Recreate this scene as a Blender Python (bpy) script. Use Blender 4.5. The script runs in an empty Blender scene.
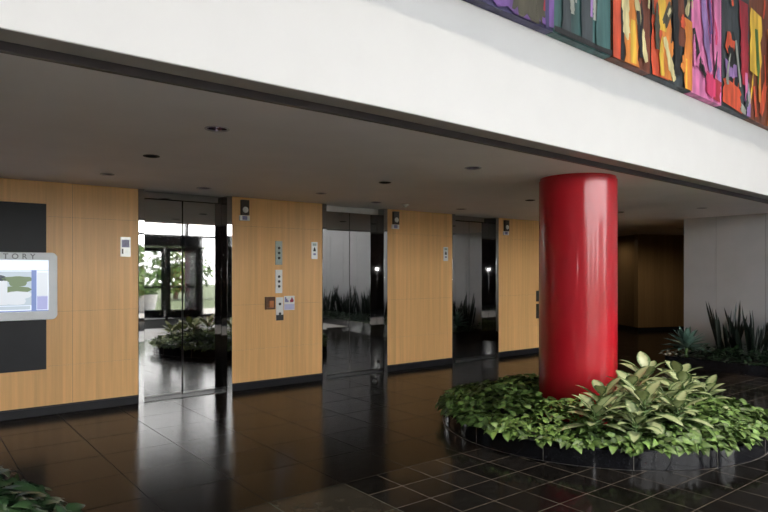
import bpy, bmesh, math, random
from mathutils import Vector, Matrix
random.seed(7)
S = bpy.context.scene
C = S.collection
PI = math.pi

# ------------------------------------------------------------------ camera
EYE = 1.55
cam_d = bpy.data.cameras.new('camera')
cam = bpy.data.objects.new('camera', cam_d); C.objects.link(cam)
cam.location = (0, 0, EYE)
cam.rotation_euler = (PI/2, 0, -math.radians(37.955))
cam_d.sensor_width = 36.0
cam_d.lens = 36.0*617/768
cam_d.shift_y = 16/768
cam_d.clip_start = 0.05
S.camera = cam

# ------------------------------------------------------------------ sky, sun, exposure
W = bpy.data.worlds.new('sky'); S.world = W; W.use_nodes = True
wn = W.node_tree.nodes; wl = W.node_tree.links
bg = wn['Background']
tc = wn.new('ShaderNodeTexCoord'); sx = wn.new('ShaderNodeSeparateXYZ')
rp = wn.new('ShaderNodeValToRGB')
wl.new(tc.outputs['Generated'], sx.inputs[0]); wl.new(sx.outputs['Z'], rp.inputs[0])
rp.color_ramp.elements[0].position = 0.30; rp.color_ramp.elements[0].color = (1.0, 1.0, 1.0, 1)
rp.color_ramp.elements[1].position = 0.60; rp.color_ramp.elements[1].color = (0.17, 0.21, 0.27, 1)
wl.new(rp.outputs[0], bg.inputs[0])
bg.inputs[1].default_value = 14.2

sun_d = bpy.data.lights.new('sun', 'SUN'); sun_d.energy = 20.0; sun_d.angle = math.radians(1.5)
sun_d.color = (1.0, 0.9, 0.75)
sun = bpy.data.objects.new('sun', sun_d); C.objects.link(sun)
sun.rotation_euler = Vector((-0.12, 0.30, -0.95)).to_track_quat('-Z', 'Y').to_euler()
sun.location = (6, -6, 14)

# the flash of the camera, whose glints show in the steel corners of the elevator bays
fl_d = bpy.data.lights.new('camera_flash', 'POINT'); fl_d.energy = 14; fl_d.shadow_soft_size = 0.04
flash = bpy.data.objects.new('camera_flash', fl_d); C.objects.link(flash)
flash.location = (0.0, 0.0, EYE+0.09)

S.view_settings.view_transform = 'Standard'
S.view_settings.look = 'None'
S.view_settings.gamma = 1
S.view_settings.use_curve_mapping = False
S.view_settings.exposure = 0.0

# ------------------------------------------------------------------ materials
def mat(name, col, rough=0.5, metal=0.0, spec=0.5, coat=0.0, var=0.0, scale=8.0, stretch=(1, 1, 1), bump=0.0, bscale=40, coat_r=0.05):
    m = bpy.data.materials.new(name); m.use_nodes = True
    nt = m.node_tree; b = nt.nodes['Principled BSDF']
    b.inputs['Base Color'].default_value = (*col, 1)
    b.inputs['Roughness'].default_value = rough
    b.inputs['Metallic'].default_value = metal
    b.inputs['Specular IOR Level'].default_value = spec
    b.inputs['Coat Weight'].default_value = coat
    b.inputs['Coat Roughness'].default_value = coat_r
    t = nt.nodes.new('ShaderNodeTexCoord'); mp = nt.nodes.new('ShaderNodeMapping')
    mp.inputs['Scale'].default_value = stretch
    nt.links.new(t.outputs['Object'], mp.inputs[0])
    if var > 0:
        n = nt.nodes.new('ShaderNodeTexNoise'); n.inputs['Scale'].default_value = scale; n.inputs['Detail'].default_value = 6
        nt.links.new(mp.outputs[0], n.inputs['Vector'])
        r = nt.nodes.new('ShaderNodeValToRGB')
        r.color_ramp.elements[0].position = 0.3; r.color_ramp.elements[1].position = 0.7
        r.color_ramp.elements[0].color = (*[c*(1-var) for c in col], 1)
        r.color_ramp.elements[1].color = (*[min(1, c*(1+var)) for c in col], 1)
        nt.links.new(n.outputs['Fac'], r.inputs[0]); nt.links.new(r.outputs[0], b.inputs['Base Color'])
    if bump > 0:
        n2 = nt.nodes.new('ShaderNodeTexNoise'); n2.inputs['Scale'].default_value = bscale; n2.inputs['Detail'].default_value = 3
        nt.links.new(mp.outputs[0], n2.inputs['Vector'])
        bp = nt.nodes.new('ShaderNodeBump'); bp.inputs['Strength'].default_value = bump; bp.inputs['Distance'].default_value = 0.01
        nt.links.new(n2.outputs['Fac'], bp.inputs['Height']); nt.links.new(bp.outputs[0], b.inputs['Normal'])
    return m

def emit(name, col, s):
    m = bpy.data.materials.new(name); m.use_nodes = True
    b = m.node_tree.nodes['Principled BSDF']
    b.inputs['Base Color'].default_value = (*[c*.2 for c in col], 1); b.inputs['Roughness'].default_value = .15
    b.inputs['Emission Color'].default_value = (*col, 1); b.inputs['Emission Strength'].default_value = s
    return m

def tiles(name, col, grout, size, off, rough, gw, var=0.35, tilevar=0.25, nscale=9):
    """stone tiles: square grid in object space with mottled stone and thin grout"""
    m = bpy.data.materials.new(name); m.use_nodes = True
    nt = m.node_tree; N = nt.nodes; L = nt.links; b = N['Principled BSDF']
    t = N.new('ShaderNodeTexCoord'); mp = N.new('ShaderNodeMapping'); mp.inputs['Location'].default_value = (-off[0], -off[1], 0)
    L.new(t.outputs['Object'], mp.inputs[0])
    br = N.new('ShaderNodeTexBrick'); br.offset = 0.0; br.squash = 1.0
    br.inputs['Scale'].default_value = 1.0; br.inputs['Brick Width'].default_value = size; br.inputs['Row Height'].default_value = size
    br.inputs['Mortar Size'].default_value = gw; br.inputs['Mortar Smooth'].default_value = 0.2; br.inputs['Bias'].default_value = 0
    br.inputs['Color1'].default_value = (*[c*(1-tilevar) for c in col], 1); br.inputs['Color2'].default_value = (*[c*(1+tilevar) for c in col], 1)
    br.inputs['Mortar'].default_value = (*grout, 1)
    L.new(mp.outputs[0], br.inputs['Vector'])
    n = N.new('ShaderNodeTexNoise'); n.inputs['Scale'].default_value = nscale; n.inputs['Detail'].default_value = 8; n.inputs['Roughness'].default_value = .65
    L.new(t.outputs['Object'], n.inputs['Vector'])
    r = N.new('ShaderNodeMapRange'); r.inputs['From Min'].default_value = .3; r.inputs['From Max'].default_value = .7
    r.inputs['To Min'].default_value = 1-var; r.inputs['To Max'].default_value = 1+var
    L.new(n.outputs['Fac'], r.inputs['Value'])
    mx = N.new('ShaderNodeMix'); mx.data_type = 'RGBA'; mx.blend_type = 'MULTIPLY'; mx.inputs[0].default_value = 1
    L.new(br.outputs['Color'], mx.inputs[6]); L.new(r.outputs[0], mx.inputs[7]); L.new(mx.outputs[2], b.inputs['Base Color'])
    rr = N.new('ShaderNodeMapRange'); rr.inputs['To Min'].default_value = rough; rr.inputs['To Max'].default_value = 0.6
    L.new(br.outputs['Fac'], rr.inputs['Value']); L.new(rr.outputs[0], b.inputs['Roughness'])
    b.inputs['Specular IOR Level'].default_value = 0.05
    return m

def wood(name, col, rough=0.32):
    m = bpy.data.materials.new(name); m.use_nodes = True
    nt = m.node_tree; N = nt.nodes; L = nt.links; b = N['Principled BSDF']
    t = N.new('ShaderNodeTexCoord'); mp = N.new('ShaderNodeMapping'); mp.inputs['Scale'].default_value = (14, 14, 0.35)
    L.new(t.outputs['Object'], mp.inputs[0])
    n = N.new('ShaderNodeTexNoise'); n.inputs['Scale'].default_value = 1.6; n.inputs['Detail'].default_value = 7; n.inputs['Roughness'].default_value = .7
    L.new(mp.outputs[0], n.inputs['Vector'])
    r = N.new('ShaderNodeValToRGB'); e = r.color_ramp.elements
    e[0].position = .28; e[0].color = (*[c*.84 for c in col], 1); e[1].position = .72; e[1].color = (*[min(1, c*1.1) for c in col], 1)
    L.new(n.outputs['Fac'], r.inputs[0])
    # veneer leaves: each 0.28 m wide strip a touch lighter or darker
    mp2 = N.new('ShaderNodeMapping'); mp2.inputs['Scale'].default_value = (3.6, 0.01, 0.01); L.new(t.outputs['Object'], mp2.inputs[0])
    sn = N.new('ShaderNodeVectorMath'); sn.operation = 'FLOOR'; L.new(mp2.outputs[0], sn.inputs[0])
    wh = N.new('ShaderNodeTexWhiteNoise'); L.new(sn.outputs[0], wh.inputs['Vector'])
    mr = N.new('ShaderNodeMapRange'); mr.inputs['To Min'].default_value = .92; mr.inputs['To Max'].default_value = 1.06
    L.new(wh.outputs['Value'], mr.inputs['Value'])
    mx = N.new('ShaderNodeMix'); mx.data_type = 'RGBA'; mx.blend_type = 'MULTIPLY'; mx.inputs[0].default_value = 1
    L.new(r.outputs[0], mx.inputs[6]); L.new(mr.outputs[0], mx.inputs[7]); L.new(mx.outputs[2], b.inputs['Base Color'])
    b.inputs['Roughness'].default_value = rough; b.inputs['Specular IOR Level'].default_value = .28
    return m

def leafmat(name, edge, mid, rough=0.38, vary=0.35):
    """leaf colour across its width (UV x = 0 at the edges, 1 on the midrib) and from leaf to leaf (UV y)"""
    m = bpy.data.materials.new(name); m.use_nodes = True
    nt = m.node_tree; N = nt.nodes; L = nt.links; b = N['Principled BSDF']
    uv = N.new('ShaderNodeUVMap'); uv.uv_map = 'leaf'
    sp = N.new('ShaderNodeSeparateXYZ'); L.new(uv.outputs[0], sp.inputs[0])
    t = N.new('ShaderNodeTexCoord'); n = N.new('ShaderNodeTexNoise'); n.inputs['Scale'].default_value = 45
    L.new(t.outputs['Object'], n.inputs['Vector'])
    ad = N.new('ShaderNodeMath'); ad.operation = 'MULTIPLY_ADD'; ad.inputs[1].default_value = 0.7; ad.inputs[2].default_value = -0.35
    L.new(n.outputs['Fac'], ad.inputs[0])
    s2 = N.new('ShaderNodeMath'); s2.operation = 'ADD'; L.new(sp.outputs['X'], s2.inputs[0]); L.new(ad.outputs[0], s2.inputs[1])
    r = N.new('ShaderNodeValToRGB'); r.color_ramp.elements[0].position = .12; r.color_ramp.elements[1].position = .5
    r.color_ramp.elements[0].color = (*edge, 1); r.color_ramp.elements[1].color = (*mid, 1)
    L.new(s2.outputs[0], r.inputs[0])
    mr = N.new('ShaderNodeMapRange'); mr.inputs['To Min'].default_value = 1-vary; mr.inputs['To Max'].default_value = 1+vary
    L.new(sp.outputs['Y'], mr.inputs['Value'])
    mx = N.new('ShaderNodeMix'); mx.data_type = 'RGBA'; mx.blend_type = 'MULTIPLY'; mx.inputs[0].default_value = 1
    L.new(r.outputs[0], mx.inputs[6]); L.new(mr.outputs[0], mx.inputs[7]); L.new(mx.outputs[2], b.inputs['Base Color'])
    b.inputs['Roughness'].default_value = rough
    return m

def glassmat(name, tint=(.95, .95, .95), refl=.08):
    m = bpy.data.materials.new(name); m.use_nodes = True
    nt = m.node_tree; N = nt.nodes; L = nt.links; N.remove(N['Principled BSDF'])
    tr = N.new('ShaderNodeBsdfTransparent'); tr.inputs[0].default_value = (*tint, 1)
    gl = N.new('ShaderNodeBsdfGlossy'); gl.inputs['Roughness'].default_value = .01
    mx = N.new('ShaderNodeMixShader'); mx.inputs[0].default_value = refl
    L.new(tr.outputs[0], mx.inputs[1]); L.new(gl.outputs[0], mx.inputs[2]); L.new(mx.outputs[0], N['Material Output'].inputs[0])
    return m

WHITE = mat('white_paint', (.69, .69, .69), .6, var=.015, scale=3)
CEIL = mat('ceiling_paint', (.80, .77, .78), .7, var=.03, scale=2)
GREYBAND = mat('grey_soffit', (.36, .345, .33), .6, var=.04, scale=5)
SLOT = mat('dark_slot_metal', (.004, .004, .004), .7, spec=.1, var=.2, scale=10)
LIP = mat('slot_lip', (.07, .055, .05), .5, var=.1)
WOOD = wood('maple_veneer', (.82, .475, .195))
BASE = mat('black_base_board', (.013, .013, .016), .45, spec=.2, var=.15, scale=6)
STEEL = mat('polished_steel', (.40, .397, .39), .022, 1.0, var=.03, scale=3, bump=.006, bscale=3)
BRUSH = mat('brushed_steel', (.62, .62, .63), .22, 1.0, var=.06, scale=30, stretch=(1, 1, .1))
SILL = mat('dark_worn_sill', (.10, .10, .10), .4, .8, var=.2, scale=30)
EDGE = mat('door_edge_steel', (.36, .36, .36), .16, 1.0, var=.05, scale=30)
LITHEADER = mat('lit_satin_header', (.55, .54, .52), .35, .6, var=.05)  # paler metal for the middle elevator, its bright reflection put into the colour
BROWNFLOOR = tiles('brown_granite', (.014, .0105, .0085), (.008, .008, .007), .61, (2.55, 3.75), .17, .003, var=.4, tilevar=.18)
BLACKFLOOR = tiles('black_granite', (.008, .0072, .0065), (.085, .070, .056), .305, (2.55, 3.75), .11, .0035, var=.6, tilevar=.35, nscale=14)
OLIVEFLOOR = tiles('olive_granite', (.022, .019, .0145), (.05, .062, .048), .61, (2.55, 3.75), .16, .003, var=.3, tilevar=.12)
BOUNCEFLOOR = tiles('added_bounce_floor', (.44, .43, .425), (.30, .28, .26), .61, (2.55, .9), .35, .003, var=.15, tilevar=.06)  # unseen pale strip, added to bounce light up onto the low ceiling
RED = mat('red_lacquer', (.47, .010, .020), .32, spec=.3, coat=.5, var=.05, scale=4, coat_r=.11)
CURB = mat('black_polished_granite', (.010, .010, .012), .07, var=.5, scale=60)
GROUT = mat('light_grout', (.17, .15, .13), .7, var=.1)
SOIL = mat('dark_soil', (.012, .009, .006), .9, var=.5, scale=30, bump=.6)
GREYWALL = mat('grey_wall_panel', (.44, .435, .44), .55, var=.03, scale=4)
SEAM = mat('seam_shadow_gap', (.03, .028, .026), .8, var=.1)
HALLWOOD = wood('brown_lacquered_veneer', (.26, .165, .075), .22)
BLACKP = mat('black_back_panel', (.010, .011, .014), .4, spec=.2, var=.1, scale=6)
BEZEL = mat('silver_white_bezel', (.72, .75, .78), .3, var=.02)
LETTER = mat('grey_lettering', (.24, .25, .27), .5, var=.05)
PLATE = mat('bright_plate', (.74, .74, .72), .3, .25, var=.06, scale=20)
DARKP = mat('dark_plastic', (.03, .027, .025), .3, var=.1)
VIOLET = mat('violet_symbol', (.22, .21, .36), .35, var=.15, scale=40)
LENS = mat('milky_lens', (.70, .70, .66), .3, var=.03)
ORANGE = mat('orange_box_face', (.50, .17, .05), .4, var=.12, scale=20)
DKWOOD = mat('dark_wood_box', (.12, .05, .02), .4, var=.2, scale=20)
REDSYM = mat('dark_red_symbol', (.28, .02, .05), .4, var=.1)
HOUSING = mat('dark_brown_housing', (.055, .042, .032), .35, var=.1)
LILAC = mat('lilac_print', (.50, .50, .68), .4, var=.06)
GREENBTN = mat('green_grey_plate', (.34, .39, .34), .3, .2, var=.1, scale=30)
TRIM = mat('downlight_trim', (.42, .40, .42), .35, .2, var=.05)
REFL = mat('downlight_reflector', (.50, .45, .54), .12, 1.0, var=.1)
BAFFLE = mat('black_baffle', (.012, .011, .010), .5, var=.1)
MULL = mat('dark_bronze_frame', (.03, .03, .032), .35, .3, var=.1)
BLACKM = mat('black_metal', (.012, .012, .014), .25, .2, var=.1)
GLASS = glassmat('clear_glass')
SKYGLASS = glassmat('tinted_skylight_glass', (.39, .39, .39), .06)
PAVE = mat('paving', (.28, .27, .26), .8, var=.15, scale=2)
LAWN = mat('lawn_green', (.06, .085, .03), .9, var=.3, scale=6)
BARK = mat('bark', (.10, .07, .05), .9, var=.3, scale=12)
FRONTWALL = mat('dark_brown_stone', (.05, .032, .026), .4, var=.3, scale=5)
MATTEFLOOR = mat('added_matte_floor', (.045, .042, .040), .95, spec=.1, var=.2, scale=60, bump=.3)  # unseen matte floor, added to kill window glare in the reflections
POT = mat('pale_concrete_pot', (.55, .54, .52), .7, var=.08)
L_POTHOS = leafmat('pothos_leaf', (.055, .115, .022), (.13, .21, .05), .5, .55)
L_DARK = leafmat('dark_leaf', (.013, .033, .013), (.024, .055, .02), .36, .4)
L_PALE = leafmat('variegated_leaf', (.06, .12, .03), (.40, .45, .23), .4, .18)
L_AGAVE = leafmat('agave_leaf', (.10, .19, .15), (.15, .26, .21), .45, .25)
L_SNAKE = leafmat('snake_plant_leaf', (.012, .02, .012), (.006, .013, .008), .4, .3)
L_TREE = leafmat('tree_leaf', (.10, .19, .04), (.13, .22, .05), .6, .4)
STEM = mat('green_stem', (.12, .20, .06), .5, var=.2)

# ------------------------------------------------------------------ mesh helpers
class MB:
    def __init__(s): s.v = []; s.f = []; s.mi = []; s.sm = []; s.uv = {}
    def quadface(s, idx, mi=0, sm=False): s.f.append(tuple(idx)); s.mi.append(mi); s.sm.append(sm)
    def box(s, x0, x1, y0, y1, z0, z1, mi=0):
        b = len(s.v)
        s.v += [(x0, y0, z0), (x1, y0, z0), (x1, y1, z0), (x0, y1, z0), (x0, y0, z1), (x1, y0, z1), (x1, y1, z1), (x0, y1, z1)]
        for q in ((0, 3, 2, 1), (4, 5, 6, 7), (0, 1, 5, 4), (1, 2, 6, 5), (2, 3, 7, 6), (3, 0, 4, 7)):
            s.quadface([b+i for i in q], mi)
        return s
    def lathe(s, prof, n=48, mi=0, c=(0, 0, 0), a0=0, a1=2*PI, sm=True, ax='z'):
        full = abs(a1-a0-2*PI) < 1e-6; b = len(s.v); m = len(prof); k = n if full else n+1
        for i in range(k):
            a = a0+(a1-a0)*i/n
            for r, z in prof:
                if ax == 'z': s.v.append((c[0]+r*math.cos(a), c[1]+r*math.sin(a), c[2]+z))
                else: s.v.append((c[0]+r*math.cos(a), c[1]-z, c[2]+r*math.sin(a)))   # axis -Y, z = distance out of the wall
        for i in range(n):
            j = (i+1) % k
            for q in range(m-1):
                s.quadface([b+i*m+q, b+j*m+q, b+j*m+q+1, b+i*m+q+1], mi, sm)
        return s
    def tube(s, pts, rad, n=8, mi=0):
        b = len(s.v); m = len(pts)
        for i, p in enumerate(pts):
            p = Vector(p); d = (Vector(pts[min(i+1, m-1)])-Vector(pts[max(i-1, 0)])).normalized()
            u = d.orthogonal().normalized(); w = d.cross(u); r = rad[i] if isinstance(rad, (list, tuple)) else rad
            for k in range(n):
                a = 2*PI*k/n; s.v.append(tuple(p+u*r*math.cos(a)+w*r*math.sin(a)))
        for i in range(m-1):
            for k in range(n):
                s.quadface([b+i*n+k, b+i*n+(k+1) % n, b+(i+1)*n+(k+1) % n, b+(i+1)*n+k], mi, True)
        s.f.append(tuple(b+k for k in range(n))[::-1]); s.mi.append(mi); s.sm.append(False)
        s.f.append(tuple(b+(m-1)*n+k for k in range(n))); s.mi.append(mi); s.sm.append(False)
        return s
    def prism(s, poly, y0, y1, mi=0):
        """polygon in x,z extruded from y0 to y1"""
        b = len(s.v); n = len(poly)
        s.v += [(x, y0, z) for x, z in poly]+[(x, y1, z) for x, z in poly]
        s.quadface([b+i for i in range(n)], mi); s.quadface([b+n+i for i in range(n)][::-1], mi)
        for i in range(n): j = (i+1) % n; s.quadface([b+i, b+n+i, b+n+j, b+j], mi)
        return s
    def leaf(s, base, d, up, ln, wd, prof, fold=.25, droop=.5, rnd=.5, mi=0):
        """a folded, drooping leaf strip; d = direction, up = upper side"""
        base = Vector(base); d = Vector(d).normalized(); side = d.cross(Vector(up))
        if side.length < 1e-4: side = d.orthogonal()
        side.normalize(); b = len(s.v); m = len(prof); p = base.copy(); step = None; pt = 0
        for i, (t, w) in enumerate(prof):
            dd = (d+Vector((0, 0, -droop*t))).normalized(); p = p+dd*ln*(t-pt); pt = t
            nn = side.cross(dd).normalized(); h = w*wd*.5
            s.v.append(tuple(p-side*h+nn*h*fold)); s.v.append(tuple(p)); s.v.append(tuple(p+side*h+nn*h*fold))
        for i in range(m-1):
            for k in (0, 1):
                idx = [b+i*3+k, b+i*3+k+1, b+i*3+k+4, b+i*3+k+3]
                s.uv[len(s.f)] = [((1.0 if (j-b) % 3 == 1 else 0.0), rnd) for j in idx]
                s.quadface(idx, mi, True)
        return s
    def build(s, name, mats, parent=None, bevel=0.0, loc=(0, 0, 0), fixn=True):
        me = bpy.data.meshes.new(name); me.from_pydata(s.v, [], s.f); me.update()
        if not isinstance(mats, (list, tuple)): mats = [mats]
        for m in mats: me.materials.append(m)
        me.polygons.foreach_set('material_index', s.mi); me.polygons.foreach_set('use_smooth', s.sm)
        if s.uv:
            ul = me.uv_layers.new(name='leaf')
            for fi, uvs in s.uv.items():
                ls = me.polygons[fi].loop_start
                for k, u in enumerate(uvs): ul.data[ls+k].uv = u
        elif fixn:
            bm = bmesh.new(); bm.from_mesh(me); bmesh.ops.recalc_face_normals(bm, faces=bm.faces); bm.to_mesh(me); bm.free()
        if not s.uv: me.set_sharp_from_angle(angle=math.radians(35))
        o = bpy.data.objects.new(name, me); C.objects.link(o); o.location = loc
        if parent: o.parent = parent
        if bevel > 0:
            md = o.modifiers.new('bevel', 'BEVEL'); md.width = bevel; md.segments = 2; md.limit_method = 'ANGLE'
        return o

def tag(o, label=None, cat=None, group=None, kind=None):
    if label: o['label'] = label
    if cat: o['category'] = cat
    if group: o['group'] = group
    if kind: o['kind'] = kind
    return o
def empty(name, loc=(0, 0, 0)):
    o = bpy.data.objects.new(name, None); C.objects.link(o); o.location = loc; o.empty_display_size = .1
    return o
def copy_tree(o, parent=None):
    kids = [k for k in bpy.data.objects if k.parent == o]
    c = o.copy(); C.objects.link(c); c.parent = parent
    for k in kids: copy_tree(k, c)
    return c
def struct(o, label, cat): return tag(o, label, cat, kind='structure')
def text_mesh(body, size, depth, name, m, parent, loc):
    cu = bpy.data.curves.new('lettering', 'FONT'); cu.body = body; cu.size = size; cu.extrude = depth; cu.align_x = 'CENTER'; cu.space_character = 1.75; cu.offset = .0012
    tmp = bpy.data.objects.new('lettering', cu); C.objects.link(tmp)
    dg = bpy.context.evaluated_depsgraph_get(); dg.update()
    me = bpy.data.meshes.new_from_object(tmp.evaluated_get(dg)); me.name = name
    bpy.data.objects.remove(tmp)
    me.materials.clear(); me.materials.append(m)
    o = bpy.data.objects.new(name, me); C.objects.link(o); o.rotation_euler = (PI/2, 0, 0); o.location = loc; o.parent = parent
    return o

# ------------------------------------------------------------------ dimensions
WY = 7.53            # face of the elevator wall
H = 2.533            # low ceiling
REC = .165           # recess of the elevator doors
TOP = 7.0            # atrium ceiling
XL, XR = -6.0, 11.4
BAYS = [(2.19, 3.37), (4.745, 5.935), (7.334, 8.495)]
def beamY(x):        # the gently curved edge of the upper floor
    if x < 2.3: return 2.90
    t = x-2.3
    return 2.90 + .0335*t + .0030*t*t*max(0, 1-t/30)

# ------------------------------------------------------------------ floor
mb = MB()
def fq(x0, x1, y0, y1, mi):
    b = len(mb.v); mb.v += [(x0, y0, 0), (x1, y0, 0), (x1, y1, 0), (x0, y1, 0)]; mb.quadface([b, b+1, b+2, b+3], mi)
fq(XL, 20, 3.75, 12, 0); fq(2.55, 12, .9, 3.75, 1); fq(XL, 2.55, .9, 3.75, 2); fq(XL, 12, -1.6, .9, 4); fq(XL, 12, -5, -1.6, 3)
fl = mb.build('floor', [BROWNFLOOR, BLACKFLOOR, OLIVEFLOOR, MATTEFLOOR, BOUNCEFLOOR], fixn=False)
struct(fl, 'polished dark stone tile floor of the lobby', 'floor')

# ------------------------------------------------------------------ low ceiling, soffit, slot, upper wall
xs = [XL+(12.2-XL)*i/60 for i in range(61)]
def strip(d0, d1, z0, z1):
    """a solid following the curved edge, from d0 to d1 behind the edge"""
    m = MB(); n = len(xs)
    for x in xs:
        y = beamY(x); m.v += [(x, y+d0, z0), (x, y+d1, z0), (x, y+d1, z1), (x, y+d0, z1)]
    for i in range(n-1):
        for k in range(4): m.quadface([i*4+k, i*4+(k+1) % 4, (i+1)*4+(k+1) % 4, (i+1)*4+k])
    m.quadface([0, 3, 2, 1]); m.quadface([(n-1)*4+k for k in range(4)])
    return m
struct(strip(0, .13, H, TOP).build('wall_upper', WHITE), 'white upper wall hanging over the lobby edge', 'wall')
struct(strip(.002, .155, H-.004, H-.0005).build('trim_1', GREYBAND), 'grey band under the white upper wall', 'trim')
struct(strip(.156, .265, H+.06, H+.09).build('trim_2', SLOT), 'dark slot running along the ceiling edge', 'trim')
struct(strip(.265, .30, H-.012, H+.06).build('trim_3', LIP), 'thin brown lip beside the ceiling slot', 'trim')
DL = [(1.70, 4.04, .085), (1.66, 5.33, .068), (1.62, 6.60, .068), (4.24, 4.07, .080), (4.17, 5.33, .068), (4.12, 6.56, .068), (6.76, 5.42, .068), (6.87, 6.85, .085),
      (2.78, 6.99, .085), (5.26, 6.92, .080), (9.27, 5.60, .070), (9.68, 4.47, .075), (14.75, 9.75, .08), (13.9, 6.9, .08)]
def plate_with_holes(outline, holes, z0, z1):
    bm = bmesh.new()
    for z in (z0, z1):
        edges = []
        loops = [outline]+([[(x+r*math.cos(2*PI*k/32), y+r*math.sin(2*PI*k/32)) for k in range(32)] for x, y, r in holes])
        for lp in loops:
            vs = [bm.verts.new((x, y, z)) for x, y in lp]
            edges += [bm.edges.new((vs[i], vs[(i+1) % len(vs)])) for i in range(len(vs))]
        bmesh.ops.triangle_fill(bm, edges=edges, use_beauty=True)
    bm.verts.ensure_lookup_table(); half = len(bm.verts)//2; off = 0
    for lp in [outline]+[range(32)]*len(holes):
        n_ = len(lp)
        for i in range(n_):
            j = (i+1) % n_; bm.faces.new((bm.verts[off+i], bm.verts[off+j], bm.verts[half+off+j], bm.verts[half+off+i]))
        off += n_
    bmesh.ops.recalc_face_normals(bm, faces=bm.faces)
    me = bpy.data.meshes.new('ceiling'); bm.to_mesh(me); bm.free(); me.materials.append(CEIL)
    o = bpy.data.objects.new('ceiling', me); C.objects.link(o); return o
outline = [(x, beamY(x)+.30) for x in xs]+[(20, beamY(12.2)+.3), (20, 12.0), (XL, 12.0)]
struct(plate_with_holes(outline, [(x, y, r-.012) for x, y, r in DL], H, H+.2), 'low grey ceiling over the elevator lobby', 'ceiling')
# atrium roof with a big skylight
SKX0, SKX1, SKY0, SKY1 = -3.5, 11.0, -3.6, 2.5
m = MB(); m.box(XL, SKX0, -5.2, 3.6, TOP, TOP+.2).box(SKX1, 12.2, -5.2, 3.6, TOP, TOP+.2)
m.box(SKX0, SKX1, -5.2, SKY0, TOP, TOP+.2).box(SKX0, SKX1, SKY1, 3.6, TOP, TOP+.2)
struct(m.build('ceiling_atrium', WHITE), 'high white roof of the atrium', 'ceiling')
m = MB(); m.box(SKX0, SKX1, SKY0, SKY1, TOP+.10, TOP+.11)
struct(m.build('window_2', SKYGLASS), 'glass of the atrium skylight', 'window')

# ------------------------------------------------------------------ elevator wall
def panel_run(x0, x1, vs):
    """maple panels with hairline joints on a dark backing"""
    m = MB(); cuts = [x0]+sorted(v for v in vs if x0 < v < x1)+[x1]; rows = [.10, .525, 1.117, 2.154, H-.002]
    m.box(x0+.002, x1-.002, WY+.006, WY+.2, 0, H-.002, 1)
    for a, b in zip(cuts[:-1], cuts[1:]):
        ga = .0015 if a != x0 else 0; gb = .0015 if b != x1 else 0
        for i in range(4):
            m.box(a+ga, b-gb, WY, WY+.02, rows[i]+(.0008 if i else 0), rows[i+1]-(.0008 if i < 3 else 0), 0)
    return m
segs = [(XL, BAYS[0][0]), (BAYS[0][1], BAYS[1][0]), (BAYS[1][1], BAYS[2][0]), (BAYS[2][1], 11.6)]
seglab = ['maple wall panel left of the elevators behind the directory screen', 'maple wall panel between the two nearer elevators',
          'maple wall panel between the middle and farthest elevators', 'maple wall panel behind the red column']
for i, (a, b) in enumerate(segs):
    vs = [1.487-1.22*k for k in range(6)] if i == 0 else ([9.9, 11.0] if i == 3 else [])
    struct(panel_run(a, b, vs).build('wall_back', [WOOD, SEAM]), seglab[i], 'wall')
    m = MB(); m.box(a+.001, b-.001, WY-.018, WY-.0005, 0.001, .088); m.box(a+.001, b-.001, WY-.008, WY-.0005, .088, .100)
    struct(m.build('baseboard_back', BASE), seglab[i].replace('maple wall panel', 'black baseboard'), 'baseboard')
m = MB(); m.box(XL, 11.6, WY+.36, WY+.5, 0, H)
struct(m.build('wall_shaft', SEAM), 'dark wall behind the elevators', 'wall')
m = MB(); m.box(11.45, 11.6, WY+.2, 12, 0, H); struct(m.build('wall_hall_left', HALLWOOD), 'brown side wall of the far hall', 'wall')

def elevator(x0, x1, hm, turn):
    e = empty('elevator', ((x0+x1)/2, WY, 0)); X = lambda x: x-(x0+x1)/2
    fw = .072; dz = 2.44; cx_ = 0
    m = MB()                                                  # frame: front strips and returns
    m.box(X(x0)+.002, X(x0)+fw, -.012, REC+.02, 0, H-.002); m.box(X(x1)-fw, X(x1)-.002, -.012, REC+.02, 0, H-.002)
    m.build('door_frame', STEEL, e, bevel=.003)
    m = MB(); m.box(X(x0)+fw, X(x1)-fw, REC-.03, REC+.02, dz+.006, H-.002); m.build('header', hm, e, bevel=.002)
    a = X(x0)+fw+.001; b = X(x1)-fw-.001
    for l, r in ((a, cx_-.002), (cx_+.002, b)):
        w_ = (r-l)/2; m = MB(); m.box(-w_, w_, -.0175, .0175, .012, dz); ex = -w_ if l > 0 else w_-.005; m.box(ex, ex+.005, -.0185, .0165, .012, dz, 1); dp = m.build('door_panel', [STEEL, EDGE], e, bevel=.005, loc=((l+r)/2, REC+.0175, 0)); dp.rotation_euler.z = turn
    m = MB(); m.box(a, b, 0.0, REC+.05, .0005, .008); m.build('sill', SILL, e)
    return e
labs = ['nearest mirror steel elevator, reflecting plants and the glazed entrance', 'middle mirror steel elevator, between the call panel wall and the second maple panel',
        'farthest mirror steel elevator, just left of the red column']
for (a, b), l, hm, tn in zip(BAYS, labs, (STEEL, LITHEADER, STEEL), (.032, 0, 0)):
    tag(elevator(a, b, hm, tn), l, 'elevator', 'mirror steel elevators')

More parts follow.
